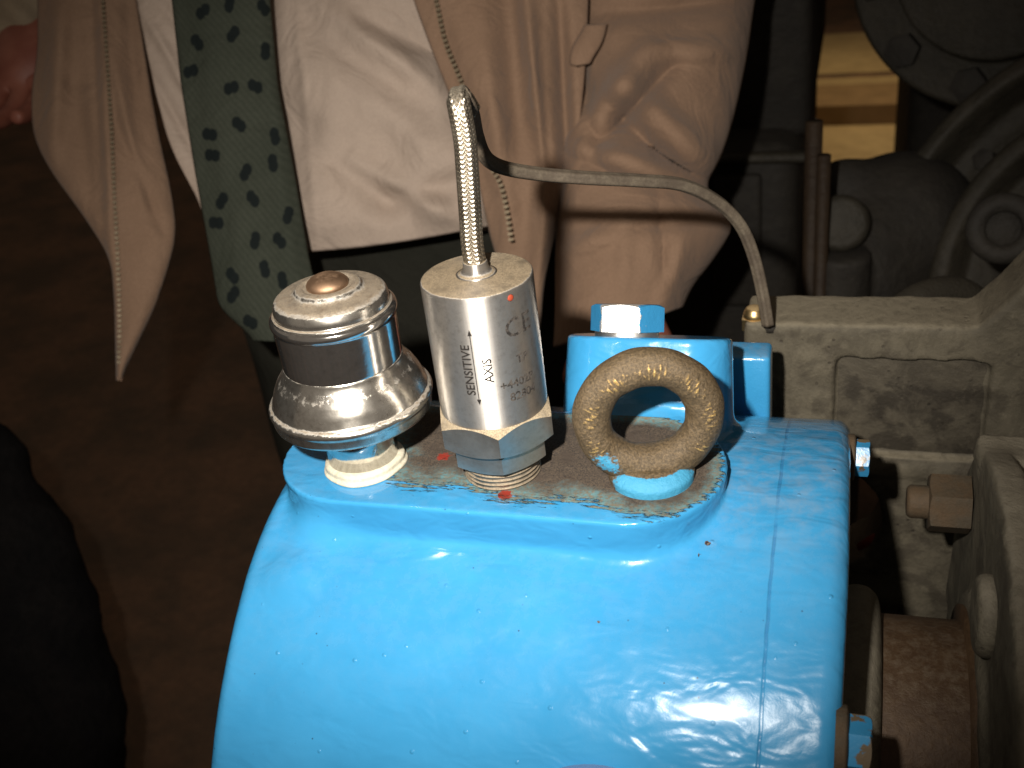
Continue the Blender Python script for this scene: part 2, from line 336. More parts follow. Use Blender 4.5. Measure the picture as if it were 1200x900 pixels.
# signed-distance solids for castings (smooth fillets like real castings)
import openvdb
def sstep(v): v = np.clip(v, 0, 1); return v*v*(3-2*v)
def smin(a, b, k): h = np.clip(.5+.5*(b-a)/k, 0, 1); return b*(1-h)+a*h-k*h*(1-h)
def rect2(x, y, cx, cy, hx, hy, r):
    qx = np.abs(x-cx)-(hx-r); qy = np.abs(y-cy)-(hy-r)
    return np.hypot(np.maximum(qx, 0), np.maximum(qy, 0))+np.minimum(np.maximum(qx, qy), 0)-r
def extr(d2, z, z0, z1, e):
    dz = np.maximum(z0-z, z-z1); a = d2+e; b = dz+e
    return np.minimum(np.maximum(a, b), 0)+np.hypot(np.maximum(a, 0), np.maximum(b, 0))-e
def field_mesh(name, fn, lo, hi, h, mat, parent=None):
    ax = [np.arange(lo[i], hi[i]+h, h, dtype=np.float32) for i in range(3)]
    X, Y, Z_ = np.meshgrid(*ax, indexing='ij', sparse=True)
    d = fn(X, Y, Z_).astype(np.float32)
    d = np.clip(np.broadcast_to(d, (len(ax[0]), len(ax[1]), len(ax[2]))), -3*h, 3*h).copy()
    d[0] = d[-1] = 3*h; d[:, 0] = 3*h; d[:, -1] = 3*h; d[:, :, 0] = 3*h; d[:, :, -1] = 3*h
    g = openvdb.FloatGrid(3*h); g.copyFromArray(d)
    p, q = g.convertToQuads(isovalue=0)
    p = np.array(p)*h+np.array(lo); q = np.array(q)
    a, b, c_ = p[q[:, 0]], p[q[:, 1]], p[q[:, 2]]
    nn = np.cross(b-a, c_-a); cc = p.mean(0)
    if ((a-cc)*nn).sum() < 0: q = q[:, ::-1]
    off = np.array(rootof(parent)['o']) if parent is not None else np.array([p[:, 0].mean(), p[:, 1].mean(), p[:, 2].min()])
    me = bpy.data.meshes.new(name)
    me.vertices.add(len(p)); me.vertices.foreach_set('co', ((p-off)*S).ravel().astype(np.float32))
    me.loops.add(q.size); me.loops.foreach_set('vertex_index', q.ravel().astype(np.int32))
    me.polygons.add(len(q)); me.polygons.foreach_set('loop_start', np.arange(0, q.size, 4, dtype=np.int32)); me.polygons.foreach_set('loop_total', np.full(len(q), 4, np.int32))
    me.update(calc_edges=True); me.materials.append(M[mat])
    o = link(name, me, parent)
    if parent is None: o.location = Vector(off)*S; o['o'] = [float(v) for v in off]
    return o, p
def put_attr(o, name, arr):
    a = o.data.attributes.new(name, 'FLOAT', 'POINT'); a.data.foreach_set('value', np.asarray(arr, np.float32))

# ------------------------------------------------------------------ setting: floor, wall
FZ = -105
def sheet(name, x0, x1, y0, y1, z, mat, kind='structure'):
    o = mk(name, [(x0, y0, z), (x1, y0, z), (x1, y1, z), (x0, y1, z)], [(0, 1, 2, 3)], mat, smooth=False); o['kind'] = kind; return o
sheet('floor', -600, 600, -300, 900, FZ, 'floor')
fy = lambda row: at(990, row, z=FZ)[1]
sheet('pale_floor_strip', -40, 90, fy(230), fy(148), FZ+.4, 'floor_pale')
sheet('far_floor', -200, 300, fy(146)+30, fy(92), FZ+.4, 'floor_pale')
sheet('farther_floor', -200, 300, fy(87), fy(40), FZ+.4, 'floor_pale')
for nm, b in (('far_wall', (-600, 600, 700, 720, FZ, 260)), ('side_wall', (-620, -600, -300, 720, FZ, 260))):
    v, f = box(*b); mk(nm, v, f, 'wall', smooth=False)['kind'] = 'structure'
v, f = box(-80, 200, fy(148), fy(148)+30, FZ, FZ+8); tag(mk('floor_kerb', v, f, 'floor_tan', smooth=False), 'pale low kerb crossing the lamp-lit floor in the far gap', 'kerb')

# ------------------------------------------------------------------ the blue bearing housing
YC, ZC, RR = 2.4, -16.4, 15.48
XL, XR = -10.7, 14.15
TB = math.radians(25); BX, BHX = 4.95, 3.82
H = thing('bearing_housing', 'glossy bright blue painted bearing housing with a flat pad on its top', 'machine housing', (1.8, YC, ZC-16))
def bossloc(Y, Z_):
    py, pz = 6.85, -.86
    return (Y-py)*math.cos(TB)-(Z_-pz)*math.sin(TB), (Y-py)*math.sin(TB)+(Z_-pz)*math.cos(TB)
def housing_sdf(X, Y, Z_):
    rad = np.hypot(Y-YC, Z_-ZC)
    lowf = .05*np.sin(X*.55+1)*np.sin(Y*.4+Z_*.3)
    drum = extr(rad-RR, X, XL, XR, .75)+lowf
    low = extr(np.abs(Y-YC)-RR+.3, Z_, -40, ZC, .3); low = np.maximum(low, extr(X*0-99, X, XL, XR, .3))
    drum = np.minimum(drum, low)
    draft = -np.clip(-Z_, 0, 3)*.16
    pad = extr(rect2(X, Y, -.6, .9, 9.9, 4.05, 3.9)-draft, Z_, -6, 0, .11)
    d = smin(drum, pad, .36+1.5*np.exp(-((X+8.2)**2+(Y+3.6)**2)/4.5)+.5*np.exp(-((X-6.5)/2.6)**2-((Y+3.6)/2)**2))
    mc = np.array([-8.3, -4.9, 0]); mr = _n((0, mc[1]-YC, math.sqrt(RR**2-(mc[1]-YC)**2))); mc = np.array([-8.3, YC, ZC])+mr*(RR-1.35)
    d = smin(d, np.sqrt((X-mc[0])**2*.6+(Y-mc[1])**2+(Z_-mc[2])**2)-1.72, .45)
    v, a = bossloc(Y, Z_)
    dr2 = np.clip(3.4-a, 0, 4)*.05
    boss = extr(rect2(X, v, BX, 0, BHX, 1.95, 1.9)-dr2, a, -5, 3.42, .18)
    return smin(d, boss, .7)
ho, P = field_mesh('housing_body', housing_sdf, (-12.2, -14.8, -18.6), (15.6, 19.4, 3.4), .13, 'housing', H)
nx = P[:, 0]; ny = P[:, 1]; nz = P[:, 2]
# dirt: signed distance (cm) inside the grimy zone of the pad's flat top
fr = ny+2.0+.2*np.sin(nx*1.3)+.09*(nx-2); lf = (nx+5.0)+.45*(ny+.5)
inner = -(rect2(nx, ny, -.6, .9, 9.9, 4.05, 3.9)+.35)
cut = (8.35-nx)*.75-(ny*-1-1.2)*.55+.0
dirt = np.minimum(np.minimum(fr, lf), np.minimum(inner*2+.3, cut+.55))
onpad = (np.abs(nz) < .1) & (rect2(nx, ny, -.6, .9, 9.9, 4.05, 3.9) < .1)
put_attr(ho, 'dirt', np.where(onpad, dirt, -5))
blob = lambda x, y, r: np.exp(-((nx-x)**2+(ny-y)**2)/r**2)
a1 = at(592, 580, z=0); a2 = at(520, 535, z=0); a3 = at(525, 515, z=0)
put_attr(ho, 'red', np.where(onpad, np.maximum(np.maximum(blob(a1[0], a1[1], .38), .7*blob(a2[0], a2[1], .5)), .5*blob(a3[0], a3[1], .4)), 0))
def hit(px, py):
    r = ray(px, py); o = C-np.array([0, YC, ZC]); a = r[1]**2+r[2]**2; b = 2*(r[1]*o[1]+r[2]*o[2]); c_ = o[1]**2+o[2]**2-RR**2
    return C+r*((-b-math.sqrt(b*b-4*a*c_))/2/a)
chip = np.zeros(len(P))
for px, py, rx in ((984, 770, .17), (829, 636, .15), (820, 650, .1), (553, 605, .09), (401, 567, .16), (452, 664, .07), (702, 728, .07)):
    h = hit(px, py) if py > 620 and px > 400 or py > 650 else at(px, py, z=0)
    chip = np.maximum(chip, np.exp(-((P-h)**2).sum(1)/rx**2))
put_attr(ho, 'chip', chip)
put_attr(ho, 'dusty', .25+.75*sstep((nx-6.5)/4)*sstep((ny+3.5)/5))
put_attr(ho, 'seam', np.where(ny < 30, nx-11.35, 9))
# lower half, feet: plain casting below the frame
v, f = box(XL+.3, XR-.3, YC-RR+.6, YC+RR-.6, -34, -18.4); lo_ = bevbox('housing_base', (XL+.3, XR-.3, YC-RR+.6, YC+RR-.6, -34, -18.3), 'blue', H, .8)
bevbox('foot', (XL-2, XR+2, YC-20, YC+20, -37, -34), 'blue', H, .6)
# round cover low on the front
pc = hit(700, 1040); nrm = _n(pc-np.array([pc[0], YC, ZC]))
v, f = lathe(smoothprof([(4.4, -1), (4.4, .02), (4.3, .1), (0.4, .16), (0.05, .16)], .15), 72)
mk('round_cover', v, f, 'lilac', H, mx=axis_mx(pc-nrm*.15, nrm), sharp=50)['label'] = 'round greyish lilac cover low on the front'
# screws on the right end face
def rim(py, rad, x):
    best = min(np.radians(np.arange(-20, 75, .25)), key=lambda a: abs(pr((x, YC-rad*math.sin(a), ZC+rad*math.cos(a)))[1]-py)+(40 if pr((x, YC-rad*math.sin(a), ZC+rad*math.cos(a)))[1] < 0 else 0))
    return np.array([x, YC-rad*math.sin(best), ZC+rad*math.cos(best)])
for py, r_, sz, lab in ((528, 14.1, .85, 'blue hex screw on the upper right edge'), (872, 14.4, 1.1, 'chipped blue hex screw low on the right edge')):
    p = rim(py, r_, XR-.05)
    w_ = mk('washer', *lathe(smoothprof([(sz*1.25, -.2), (sz*1.25, .18), (sz*1.1, .25), (.05, .25)], .06), 40), 'rustnut', H, mx=axis_mx(p, (1, 0, 0)), sharp=40)
    mk('screw_head', *hexhead(sz, sz*.75, .5), 'bluebolt', H, mx=axis_mx(p+np.array([.22, 0, 0]), (1, 0, 0), spin=.4), sharp=30)['label'] = lab
# ------------------------------------------------------------------ hex bolt on the boss
ba = (0, math.sin(TB), math.cos(TB))
top = np.array([BX-1.05, 6.85, -.86])+np.array(ba)*3.42
B = thing('hex_bolt', 'large hex bolt with worn silver top and chipped blue paint on the tall boss', 'bolt', top)
v, f = lathe(smoothprof([(1.5, -.02), (1.5, .2), (.05, .2)], .05), 48); mk('washer', v, f, 'silver', B, mx=axis_mx(top, ba), sharp=40)
t = NT('bolt_paint_worn'); n_ = t.noise(1.5, 5, .7); g_ = t.n('ShaderNodeNewGeometry'); sx = t.n('ShaderNodeSeparateXYZ'); t.l(t.tc.outputs['Object'], sx.inputs[0])
worn = t.step(t.math('ADD', t.math('ADD', t.math('MULTIPLY', t.math('ABSOLUTE', t.math('SUBTRACT', sx.outputs[0], 0.0)), -95), .9), t.math('MULTIPLY', t.math('SUBTRACT', n_, .5), 1.1)), .0, .12)
t.bump((n_, .03, 1)); M['boltworn'] = t.set(color=t.mix(worn, BLUE, (.82, .80, .76)), metal=t.math('MULTIPLY', worn, .75), rough=t.fmix(worn, .3, .42))
mk('bolt_head', *hexhead(1.75, 1.25, .55), 'boltworn', B, mx=axis_mx(top+np.array(ba)*.2, ba, up=(0, 1, 0), spin=math.radians(30)), sharp=30)

# ------------------------------------------------------------------ eyebolt
E0 = np.array([6.3, .3, 0.])
EB = thing('eyebolt', 'dusty forged lifting eyebolt with raised marks and painted gold glints round its ring', 'eyebolt', E0)
az = math.radians(-74); en = np.array([math.cos(az), math.sin(az), 0]); eu = np.array([-math.sin(az), math.cos(az), 0])
nu, nv = 220, 72; Rm, rm, zc_ = 2.25, .77, 2.85
vs = []; fs = []; mark_glint = []; blp = []
for i in range(nu):
    a = 2*math.pi*i/nu           # a=0 right, 90 top
    for k in range(nv):
        b = 2*math.pi*k/nv       # b=0 outward, 90 front
        deg = math.degrees(a) % 360
        mark = 0
        if b < math.pi:
            fb = math.exp(-((b-math.radians(82))/.5)**2)
            if not 215 < deg < 325:
                ser = max(0, math.sin(a*84+2.0*math.sin(a*7))*.7+.5*math.sin(a*31+b*9))**.7*(0.6+.4*math.sin(a*9+1))
                mark = fb*ser
        rr = rm*(1+.02*math.sin(a*5+b*2)+.015*math.sin(a*11-b*3))+.055*mark
        low = math.exp(-((deg-270)/30)**2)
        rr += .1*low
        q = (Rm+rr*math.cos(b))
        p = E0+np.array([0, 0, zc_])+eu*q*math.cos(a)+np.array([0, 0, 1])*q*math.sin(a)+en*rr*math.sin(b)
        vs.append(p)
        fr_ = math.exp(-((b-math.radians(80))/.7)**2)  # highlight along the tube's front crest, put into the gold colour
        lowglint = math.exp(-((b-math.radians(62))/.5)**2)*math.exp(-((deg-278)/28)**2)  # gold glint painted on the lower arc
        mark_glint.append(max(.62*mark+.27*fr_*(0 if 225 < deg < 315 else 1), .62*lowglint)); blp.append(.78*math.exp(-((deg-222)/24)**2)*math.exp(-((b-1.3)/.9)**2))
for i in range(nu):
    for k in range(nv): fs.append((i*nv+k, ((i+1) % nu)*nv+k, ((i+1) % nu)*nv+(k+1) % nv, i*nv+(k+1) % nv))
rg = mk('ring', vs, fs, 'eye', EB); put_attr(rg, 'mark_glint', mark_glint); put_attr(rg, 'bluepaint', blp)
v, f = lathe(smoothprof([(1.75, -.05), (1.78, .35), (1.5, .62), (1.1, .8), (.05, .85)], .12), 64)
cl = mk('collar', v, f, 'eye', EB, mx=Matrix.Translation(E0), sharp=50)
cz = np.array([q[2] for q in v]); ca = np.array([math.atan2(q[1], q[0]) for q in v]); cf = np.exp(-((ca-math.radians(-72))/1.3)**4)*(cz < .7)
put_attr(cl, 'mark_glint', 0*cz); put_attr(cl, 'bluepaint', 1.25*cf)

# ------------------------------------------------------------------ breather cap
BR = np.array([-6.3, -.25, 0.])
t_ = thing('breather_cap', 'grimy chrome breather cap with flared skirt and brown centre rivet', 'breather cap', BR); mb = Matrix.Translation(BR)
v, f = lathe(smoothprof([(1.62, -.02), (1.84, .0), (1.85, .12), (1.74, .2), (1.76, .4), (1.66, .5), (1.5, .55), (.1, .55)], .06), 72)
v = [(x*(1+.03*math.sin(5*math.atan2(y, x))), y*(1+.03*math.sin(4*math.atan2(y, x)+1)), z) for x, y, z in v]
mk('sealing_ring', v, f, 'sealant', t_, mx=mb)
mk('neck', *lathe(smoothprof([(1.55, .5), (1.6, 1.9), (1.7, 2.6), (.1, 2.7)], .1), 64), 'chrome_clean', t_, mx=mb)
mk('skirt', *lathe(smoothprof([(1.5, 2.6), (3.1, 2.72), (3.38, 2.85), (3.44, 3.3), (3.5, 3.42), (3.5, 3.55), (3.42, 3.66), (3.3, 3.75), (3.16, 4.2), (2.95, 4.62), (2.72, 4.92), (2.57, 5.15), (2.5, 5.4), (.1, 5.4)], .12), 128), 'chrome', t_, mx=mb)
mk('cap_wall', *lathe(smoothprof([(2.45, 5.1), (2.5, 5.4), (2.54, 7.2), (2.6, 7.3), (2.63, 7.42), (2.6, 7.56), (2.45, 7.66), (2.3, 7.7), (.1, 7.7)], .05), 128), 'chrome_clean', t_, mx=mb)
tp = mk('top_disc', *lathe(smoothprof([(2.5, 7.62), (2.46, 7.72), (2.36, 7.74), (2.38, 7.95), (2.3, 8.2), (2.1, 8.36), (1.55, 8.42), (1.42, 8.5), (1.3, 8.66), (1.1, 8.7), (.98, 8.62), (.9, 8.62), (.1, 8.62)], .08), 128), 'chrome', t_, mx=mb)
mk('rivet', *lathe([(.86, 8.55), (.86, 8.74), (.8, 8.84), (.68, 8.95), (.5, 9.04), (.25, 9.09), (.02, 9.1)], 48), 'copper', tp, mx=mb)

# ------------------------------------------------------------------ vibration sensor
sn = thing('vibration_sensor', 'steel cylinder sensor marked SENSITIVE AXIS with hex collar, middle of the pad', 'sensor', (0, 0, 0))
thp = [(1.45, -.05)]
for k in range(5): z = .02+k*.2; thp += [(1.62, z+.03), (1.62, z+.07), (1.5, z+.15)]
thp += [(1.5, 1.15), (.1, 1.15)]
mk('thread', *lathe(thp, 64), 'thread', sn)
caz = math.radians(-70+30)
mk('lock_nut', *hexhead(2.12, 1.0, .45, .45), 'hexsteel', sn, mx=Matrix.Translation((0, 0, .98))@Matrix.Rotation(caz, 4, 'Z'), sharp=28)
mk('hex_collar', *hexhead(2.58, 1.35, .75, .6), 'hexsteel', sn, mx=Matrix.Translation((0, 0, 2.0))@Matrix.Rotation(caz, 4, 'Z'), sharp=28)
bd = mk('body', *lathe(smoothprof([(2.05, 3.2), (2.19, 3.36), (2.2, 3.6), (2.2, 9.0), (2.13, 9.08), (.1, 9.1)], .06), 128), 'steel', sn, sharp=50)
mk('ferrule', *lathe(smoothprof([(.85, 9.08), (.62, 9.15), (.5, 9.3), (.48, 9.55), (.44, 9.6), (.1, 9.6)], .06), 48), 'steel', sn, mx=Matrix.Translation((-.02, .1, 0)))
def bend_text(s, size, azdeg, z, vertical, parent, name='lettering', bold=0.009, R0=2.206, shear=0.0, mat='print'):
    cu = bpy.data.curves.new('t', 'FONT'); cu.body = s; cu.size = size; cu.align_x = 'CENTER'; cu.align_y = 'CENTER'; cu.offset = bold; cu.resolution_u = 3
    to = bpy.data.objects.new('t', cu); COL.objects.link(to); dg = bpy.context.evaluated_depsgraph_get(); dg.update()
    me = bpy.data.meshes.new_from_object(to.evaluated_get(dg)); bpy.data.objects.remove(to)
    bm = bmesh.new(); bm.from_mesh(me); bmesh.ops.triangulate(bm, faces=bm.faces)
    for _ in range(2): bmesh.ops.subdivide_edges(bm, edges=[e for e in bm.edges if e.calc_length() > .12], cuts=1)
    vs = []
    for v_ in bm.verts:
        u, w_ = v_.co.x, v_.co.y
        if vertical: u, w_ = -w_, u
        a = math.radians(azdeg)+u/R0; vs.append((R0*math.cos(a), R0*math.sin(a), z+w_+shear*u))
    fs = [tuple(x.index for x in f_.verts) for f_ in bm.faces]; bm.free()
    return mk(name, vs, fs, mat, parent, smooth=False)
bend_text('SENSITIVE', .50, -90.5, 6.05, True, bd)
bend_text('AXIS', .50, -70.5, 6.0, True, bd)
bend_text('CE', 1.1, -32, 7.5, False, bd, mat='print_worn')
bend_text('TP', .5, -33, 6.15, False, bd, mat='print_worn')
bend_text('+4402P', .5, -41, 5.2, False, bd, mat='print_worn')
bend_text('82804', .5, -36, 4.62, False, bd, mat='print_worn')
def arrow():
    a0 = -84; vs = []; fs = []; R0 = 2.206
    def q(u, z): a = math.radians(a0)+u/R0; return (R0*math.cos(a), R0*math.sin(a), z)
    z0, z1 = 4.75, 7.55
    vs = [q(-.018, z0), q(.018, z0), q(.018, z1), q(-.018, z1), q(-.09, z1-.02), q(.09, z1-.02), q(0, z1+.24), q(-.09, z0+.02), q(.09, z0+.02), q(0, z0-.24)]
    return vs, [(0, 1, 2, 3), (4, 5, 6), (8, 7, 9)]
mk('arrow_mark', *arrow(), 'print', bd, smooth=False)
# reddish glint near the rim, put in as a red dab
v, f = lathe([(.14, 0), (.1, .03), (.01, .04)], 20)
aa = math.radians(-38); mk('red_glint', v, f, 'redpaint', bd, mx=axis_mx((2.2*math.cos(aa), 2.2*math.sin(aa), 8.75), (math.cos(aa), math.sin(aa), 0)))

# ------------------------------------------------------------------ cable
cb = thing('sensor_cable', 'braided steel cable rising from the sensor and turning into a dusty grey lead', 'cable', (-.02, .1, 9.55))
pts = [(-.02, .1, 9.5), (-.05, .15, 10.3), at(551, 250, y=.25), at(548, 205, y=.35), at(545, 165, y=.45), at(539, 130, y=.55), at(537, 117, y=.95), at(541, 114, y=1.7), at(550, 128, y=2.3)]
CP = crom(pts, 14)
core = tube(CP, .34, 14)
T, N, Bn = frames(CP); arc = np.r_[0, np.cumsum(np.linalg.norm(np.diff(CP, axis=0), axis=1))]
def helix(ph, sgn, pitch=2.1, rad=.375, wid=.055):
    n = 240; s_ = np.linspace(0, arc[-1], n); f_ = lambda A: np.stack([np.interp(s_, arc, A[:, i]) for i in range(3)], 1)
    c0, n0, b0 = f_(CP), f_(N), f_(Bn); th = ph+sgn*2*math.pi*s_/pitch
    rr = rad+.03*np.sin(th*6*sgn+(0 if sgn > 0 else math.pi))
    d_ = np.cos(th)[:, None]*n0+np.sin(th)[:, None]*b0; pp = c0+rr[:, None]*d_
    tt = np.gradient(pp, axis=0); tt /= np.linalg.norm(tt, axis=1)[:, None]; w_ = np.cross(d_, tt)
    vs = []; fs = []
    for i in range(n): vs += [pp[i]-w_[i]*wid*1.25-d_[i]*.03, pp[i]-w_[i]*wid*.6+d_[i]*.03, pp[i]+w_[i]*wid*.6+d_[i]*.03, pp[i]+w_[i]*wid*1.25-d_[i]*.03]
    for i in range(n-1):
        for k in range(3): fs.append((4*i+k, 4*i+k+1, 4*i+5+k, 4*i+4+k))
    return vs, fs
mk('braided_sleeve', *join(core, *[helix(2*math.pi*k/12, 1) for k in range(12)], *[helix(2*math.pi*(k+.5)/12, -1) for k in range(12)]), 'braid', cb)
lead = [at(541, 112, y=1.2), at(551, 130, y=2.3), at(558, 158, d=46.6), at(568, 182, d=48), at(588, 196, d=49.3), at(630, 204, d=50.5), at(690, 209, d=51.5), at(750, 212, d=52.8), at(800, 217, d=54), at(840, 236, d=55.3), at(868, 264, d=56.4), at(884, 302, d=57.3), at(894, 345, d=58), at(900, 381, d=58.6)]
LP = crom(lead, 12); rl = .32+.02*np.sin(np.arange(len(LP))*.9)*0
vs, fs = tube(LP, rl, 40)
T, N, Bn = frames(LP); vv = []
for i in range(len(LP)):
    for k in range(40):
        a = 2*math.pi*k/40; r2 = .32*(1+.08*math.cos(5*a)); vv.append(LP[i]+r2*(math.cos(a)*N[i]+math.sin(a)*Bn[i]))
mk('outer_lead', vv, fs, 'cable', cb)['label'] = 'dark dusty ribbed cable lead'

# ------------------------------------------------------------------ grey frame casting behind, right
FR = thing('frame_casting', 'dusty grey cast iron frame with recessed panel behind the blue housing', 'machine frame', (16, 19.5, -105))
PY = 18.3
zt = -2.15
def frame_sdf(X, Y, Z_):
    top = zt+.012*(X-8)
    rise = np.maximum(X-20.2, 0)
    topz = top+1.1*rise**1.25*.9
    d2 = np.maximum(np.maximum(8.3-X, X-34), (Z_-np.minimum(topz, 14))*.8)
    body = extr(d2+0*Y, Y, PY, PY+4, .3)
    rec = extr(rect2(X, Z_, 17.2, -7.2, 3.95, 3.15, .6), Y, PY-2, PY+.55, .25)
    hole = extr(np.hypot(X-13.6, (Z_+15)*.75)-2.6, Y, PY-2, PY+6, .2)
    d = -smin(-body, rec, .3) if False else np.maximum(body, -rec)
    d = np.maximum(d, -hole)
    led = extr(rect2(X, Z_, 19, -11.2, 5.0, .35, .3), Y, PY-.12, PY+.5, .1)   # ledge under the panel
    return smin(d, led, .5)+.04*np.sin(X*2.1+Z_*1.3)*np.sin(Z_*1.7-X)
fo, FP = field_mesh('frame_body', frame_sdf, (7.5, PY-1.6, -30), (35, PY+4.8, 15), .2, 'cast', FR)
bevbox('frame_leg', (8.6, 33.8, PY+.3, PY+3.6, -105, -29.9), 'cast', FR, .3)
bevbox('recessed_panel', (13.4, 21.0, PY+.5, PY+.62, -10.2, -4.2), 'cast_dark', FR, .04)['label'] = 'darker recessed panel'
# red rod inside the opening
v, f = tube([tuple(at(1012, 645, y=PY+1.2)), tuple(at(1050, 622, y=PY+.9))], .55, 20); tag(mk('red_rod', v, f, 'redpaint'), 'short red painted rod in the dark opening beside the housing', 'rod')
# blue lug between boss and casting
lgp = at(880, 445, y=12.5)
lg = bevbox('side_lug', (8.0, 10.2, 11.8, 13.6, -6.5, at(880, 419, y=11.8)[2]), 'blue', H, .25); lg['label'] = 'square blue lug behind the boss'
# cable gland
gp = at(884, 384, y=PY+1.0)
gl = thing('cable_gland', 'small brass cable gland on the corner of the grey casting', 'cable gland', gp)
mk('gland_nut', *hexhead(.75, .7, .5), 'brass', gl, mx=Matrix.Translation(gp), sharp=30)
mk('gland_dome', *lathe(smoothprof([(.6, .6), (.62, .9), (.45, 1.25), (.2, 1.35), (.02, 1.36)], .1), 32), 'brass', gl, mx=Matrix.Translation(gp))
gq = at(903, 383, y=PY+.6)
mk('base_clip', *lathe(smoothprof([(.6, -.1), (.6, .25), (.4, .35), (.02, .35)], .08), 32), 'dark', gl, mx=Matrix.Translation(gq))

# ------------------------------------------------------------------ coupling side: shaft, ring, flanged cover
SH = thing('rusty_shaft', 'thick rusty brown shaft between the blue housing and grey cover', 'shaft', (17, YC, ZC-6.4))
v, f = lathe(smoothprof([(6.3, -1.0), (6.35, 5.6), (.05, 5.6)], .1), 128); mk('shaft_body', v, f, 'rust', SH, mx=axis_mx((15, YC, ZC), (1, 0, 0)), sharp=40)
v, f = lathe(smoothprof([(7.5, 0), (7.6, .5), (7.55, 1.0), (7.2, 1.45), (6.7, 1.62), (.05, 1.62)], .3), 128); mk('shaft_ring', v, f, 'cast_light', SH, mx=axis_mx((14.2, YC, ZC), (1, 0, 0)), sharp=60)
CV = thing('flanged_cover', 'big dusty grey round cover with bolted flange at the right edge', 'machine cover', (26, YC, -105))
FXC = 19.9
def cover_sdf(X, Y, Z_):
    rad = np.hypot(Y-YC, Z_-ZC)
    fl_ = extr(rad-14.35, X, FXC, FXC+1.3, .2)
    body = extr(rad-13.6, X, FXC+.5, 40, .4)
    hub = extr(rad-7.6, X, FXC-.35, FXC+1, .25)
    d = smin(fl_, body, .8); d = smin(d, hub, .5)
    # a flat bracket ledge along the top
    led = extr(rect2(Y, Z_, YC+8.0, ZC+11.75, 1.2, .5, .2), X, FXC, 40, .2)
    d = smin(d, led, .5)
    bore = extr(rad-6.6, X, FXC-3, FXC+1, .1)
    d = np.maximum(d, -bore)
    return d+.05*np.sin(X*1.3+Y)*np.sin(Y*1.1+Z_*.9)
field_mesh('cover_body', cover_sdf, (FXC-1, YC-16, ZC-2), (40.5, YC+16, ZC+16), .24, 'cast_light', CV)
bevbox('cover_base', (FXC+.1, 39.8, YC-14, YC+14, -105, ZC-1.9), 'cast', CV, .4)
t_s = mk('rust_seal', *lathe(smoothprof([(7.1, -.12), (7.1, .5), (6.5, .55), (6.45, -.1)], .05), 96), 'rust', CV, mx=axis_mx((FXC-.45, YC, ZC), (1, 0, 0)))
# nut and stud on the flange face
def nut_at(px, py, rc, h, mat, lab, stud=True, spin=.2):
    p = at(px, py, x=FXC-.1)
    o = mk('nut', *hexhead(rc, h, .5), mat, CV, mx=axis_mx(p, (-1, 0, 0), spin=spin), sharp=30); o['label'] = lab
    if stud: mk('stud', *lathe(smoothprof([(rc*.55, 0), (rc*.55, h+.85), (rc*.45, h+1.0), (.02, h+1.0)], .08), 32), mat, o, mx=axis_mx(p, (-1, 0, 0)), sharp=40)
nut_at(1136, 592, 1.5, 1.9, 'rustnut', 'brown rusted nut on the flange top', spin=.3)
p = at(1160, 722, x=FXC-.05)
mk('raised_boss', *lathe(smoothprof([(1.75, -.2), (1.72, .35), (1.5, .6), (.9, .66), (.02, .68)], .25), 56), 'cast_light', CV, mx=axis_mx(p, (-1, 0, 0)))

# ------------------------------------------------------------------ dim machinery behind, right
def pl(px, py, d): return at(px, py, d=d)
cabx = at(832, 200, y=95)[0]; cax1 = at(948, 200, y=95)[0]
CB = thing('machine_cabinet', 'dark tall machine casing behind the sleeve, left of the lit gap', 'machine casing', ((cabx+cax1)/2, 100, FZ))
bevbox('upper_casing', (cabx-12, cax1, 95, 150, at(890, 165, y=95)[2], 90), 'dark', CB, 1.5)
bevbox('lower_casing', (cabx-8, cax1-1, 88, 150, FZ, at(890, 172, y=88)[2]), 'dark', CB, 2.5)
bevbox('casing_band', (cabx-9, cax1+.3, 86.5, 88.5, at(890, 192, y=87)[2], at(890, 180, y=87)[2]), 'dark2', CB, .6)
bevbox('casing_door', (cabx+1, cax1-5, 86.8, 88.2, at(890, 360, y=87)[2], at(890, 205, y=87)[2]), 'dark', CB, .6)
for px, d, r in ((951, 98, .75), (963, 96, .6)):
    a_ = pl(px, 270, d); v, f = tube([(a_[0], a_[1], FZ), (a_[0], a_[1], pl(px, 120, d)[2] if px < 960 else pl(px, 165, d)[2])], r, 20)
    tag(mk('pipe', v, f, 'pipe'), 'taller thin brown upright pipe along the left edge of the lit gap' if px < 960 else 'shorter brown upright pipe just right of the taller one', 'pipe')
# big dark bolted flange high up
def ring_thing(name, label, cat, c0, axis, prof, mat, n=128, part=None):
    r_ = thing(name, label, cat, c0); mk(part or 'ring_body', *lathe(prof, n), mat, r_, mx=axis_mx(c0, axis), sharp=40); return r_
c0 = pl(1176, -52, 112); axf = Vector(C-c0).normalized()+Vector((-.15, 0, 0)); axf.normalize()
FG = ring_thing('pipe_flange', 'dark round bolted pipe flange hanging at the top right', 'flange', c0, axf, smoothprof([(15.2, -3), (15.6, -2.6), (15.6, 0), (15.2, .4), (10.5, .4), (10.2, 3.5), (.1, 3.6)], .4), 'dark2', part='flange_disc')
mxf = axis_mx(c0, axf)
for k in range(10):
    a = 2*math.pi*(k+.3)/10; q = mxf@Vector((13*math.cos(a), 13*math.sin(a), .3)); mk('flange_nut', *hexhead(1.9, 1.8, .5), 'dark', FG, mx=axis_mx(q, axf, spin=k), sharp=30)
v, f = lathe(smoothprof([(10, 0), (10, -60), (.1, -60)], .3), 64); mk('pipe_body', v, f, 'dark', FG, mx=axis_mx(c0, (Vector(axf)+Vector((-.1, 0, -.5))).normalized()))
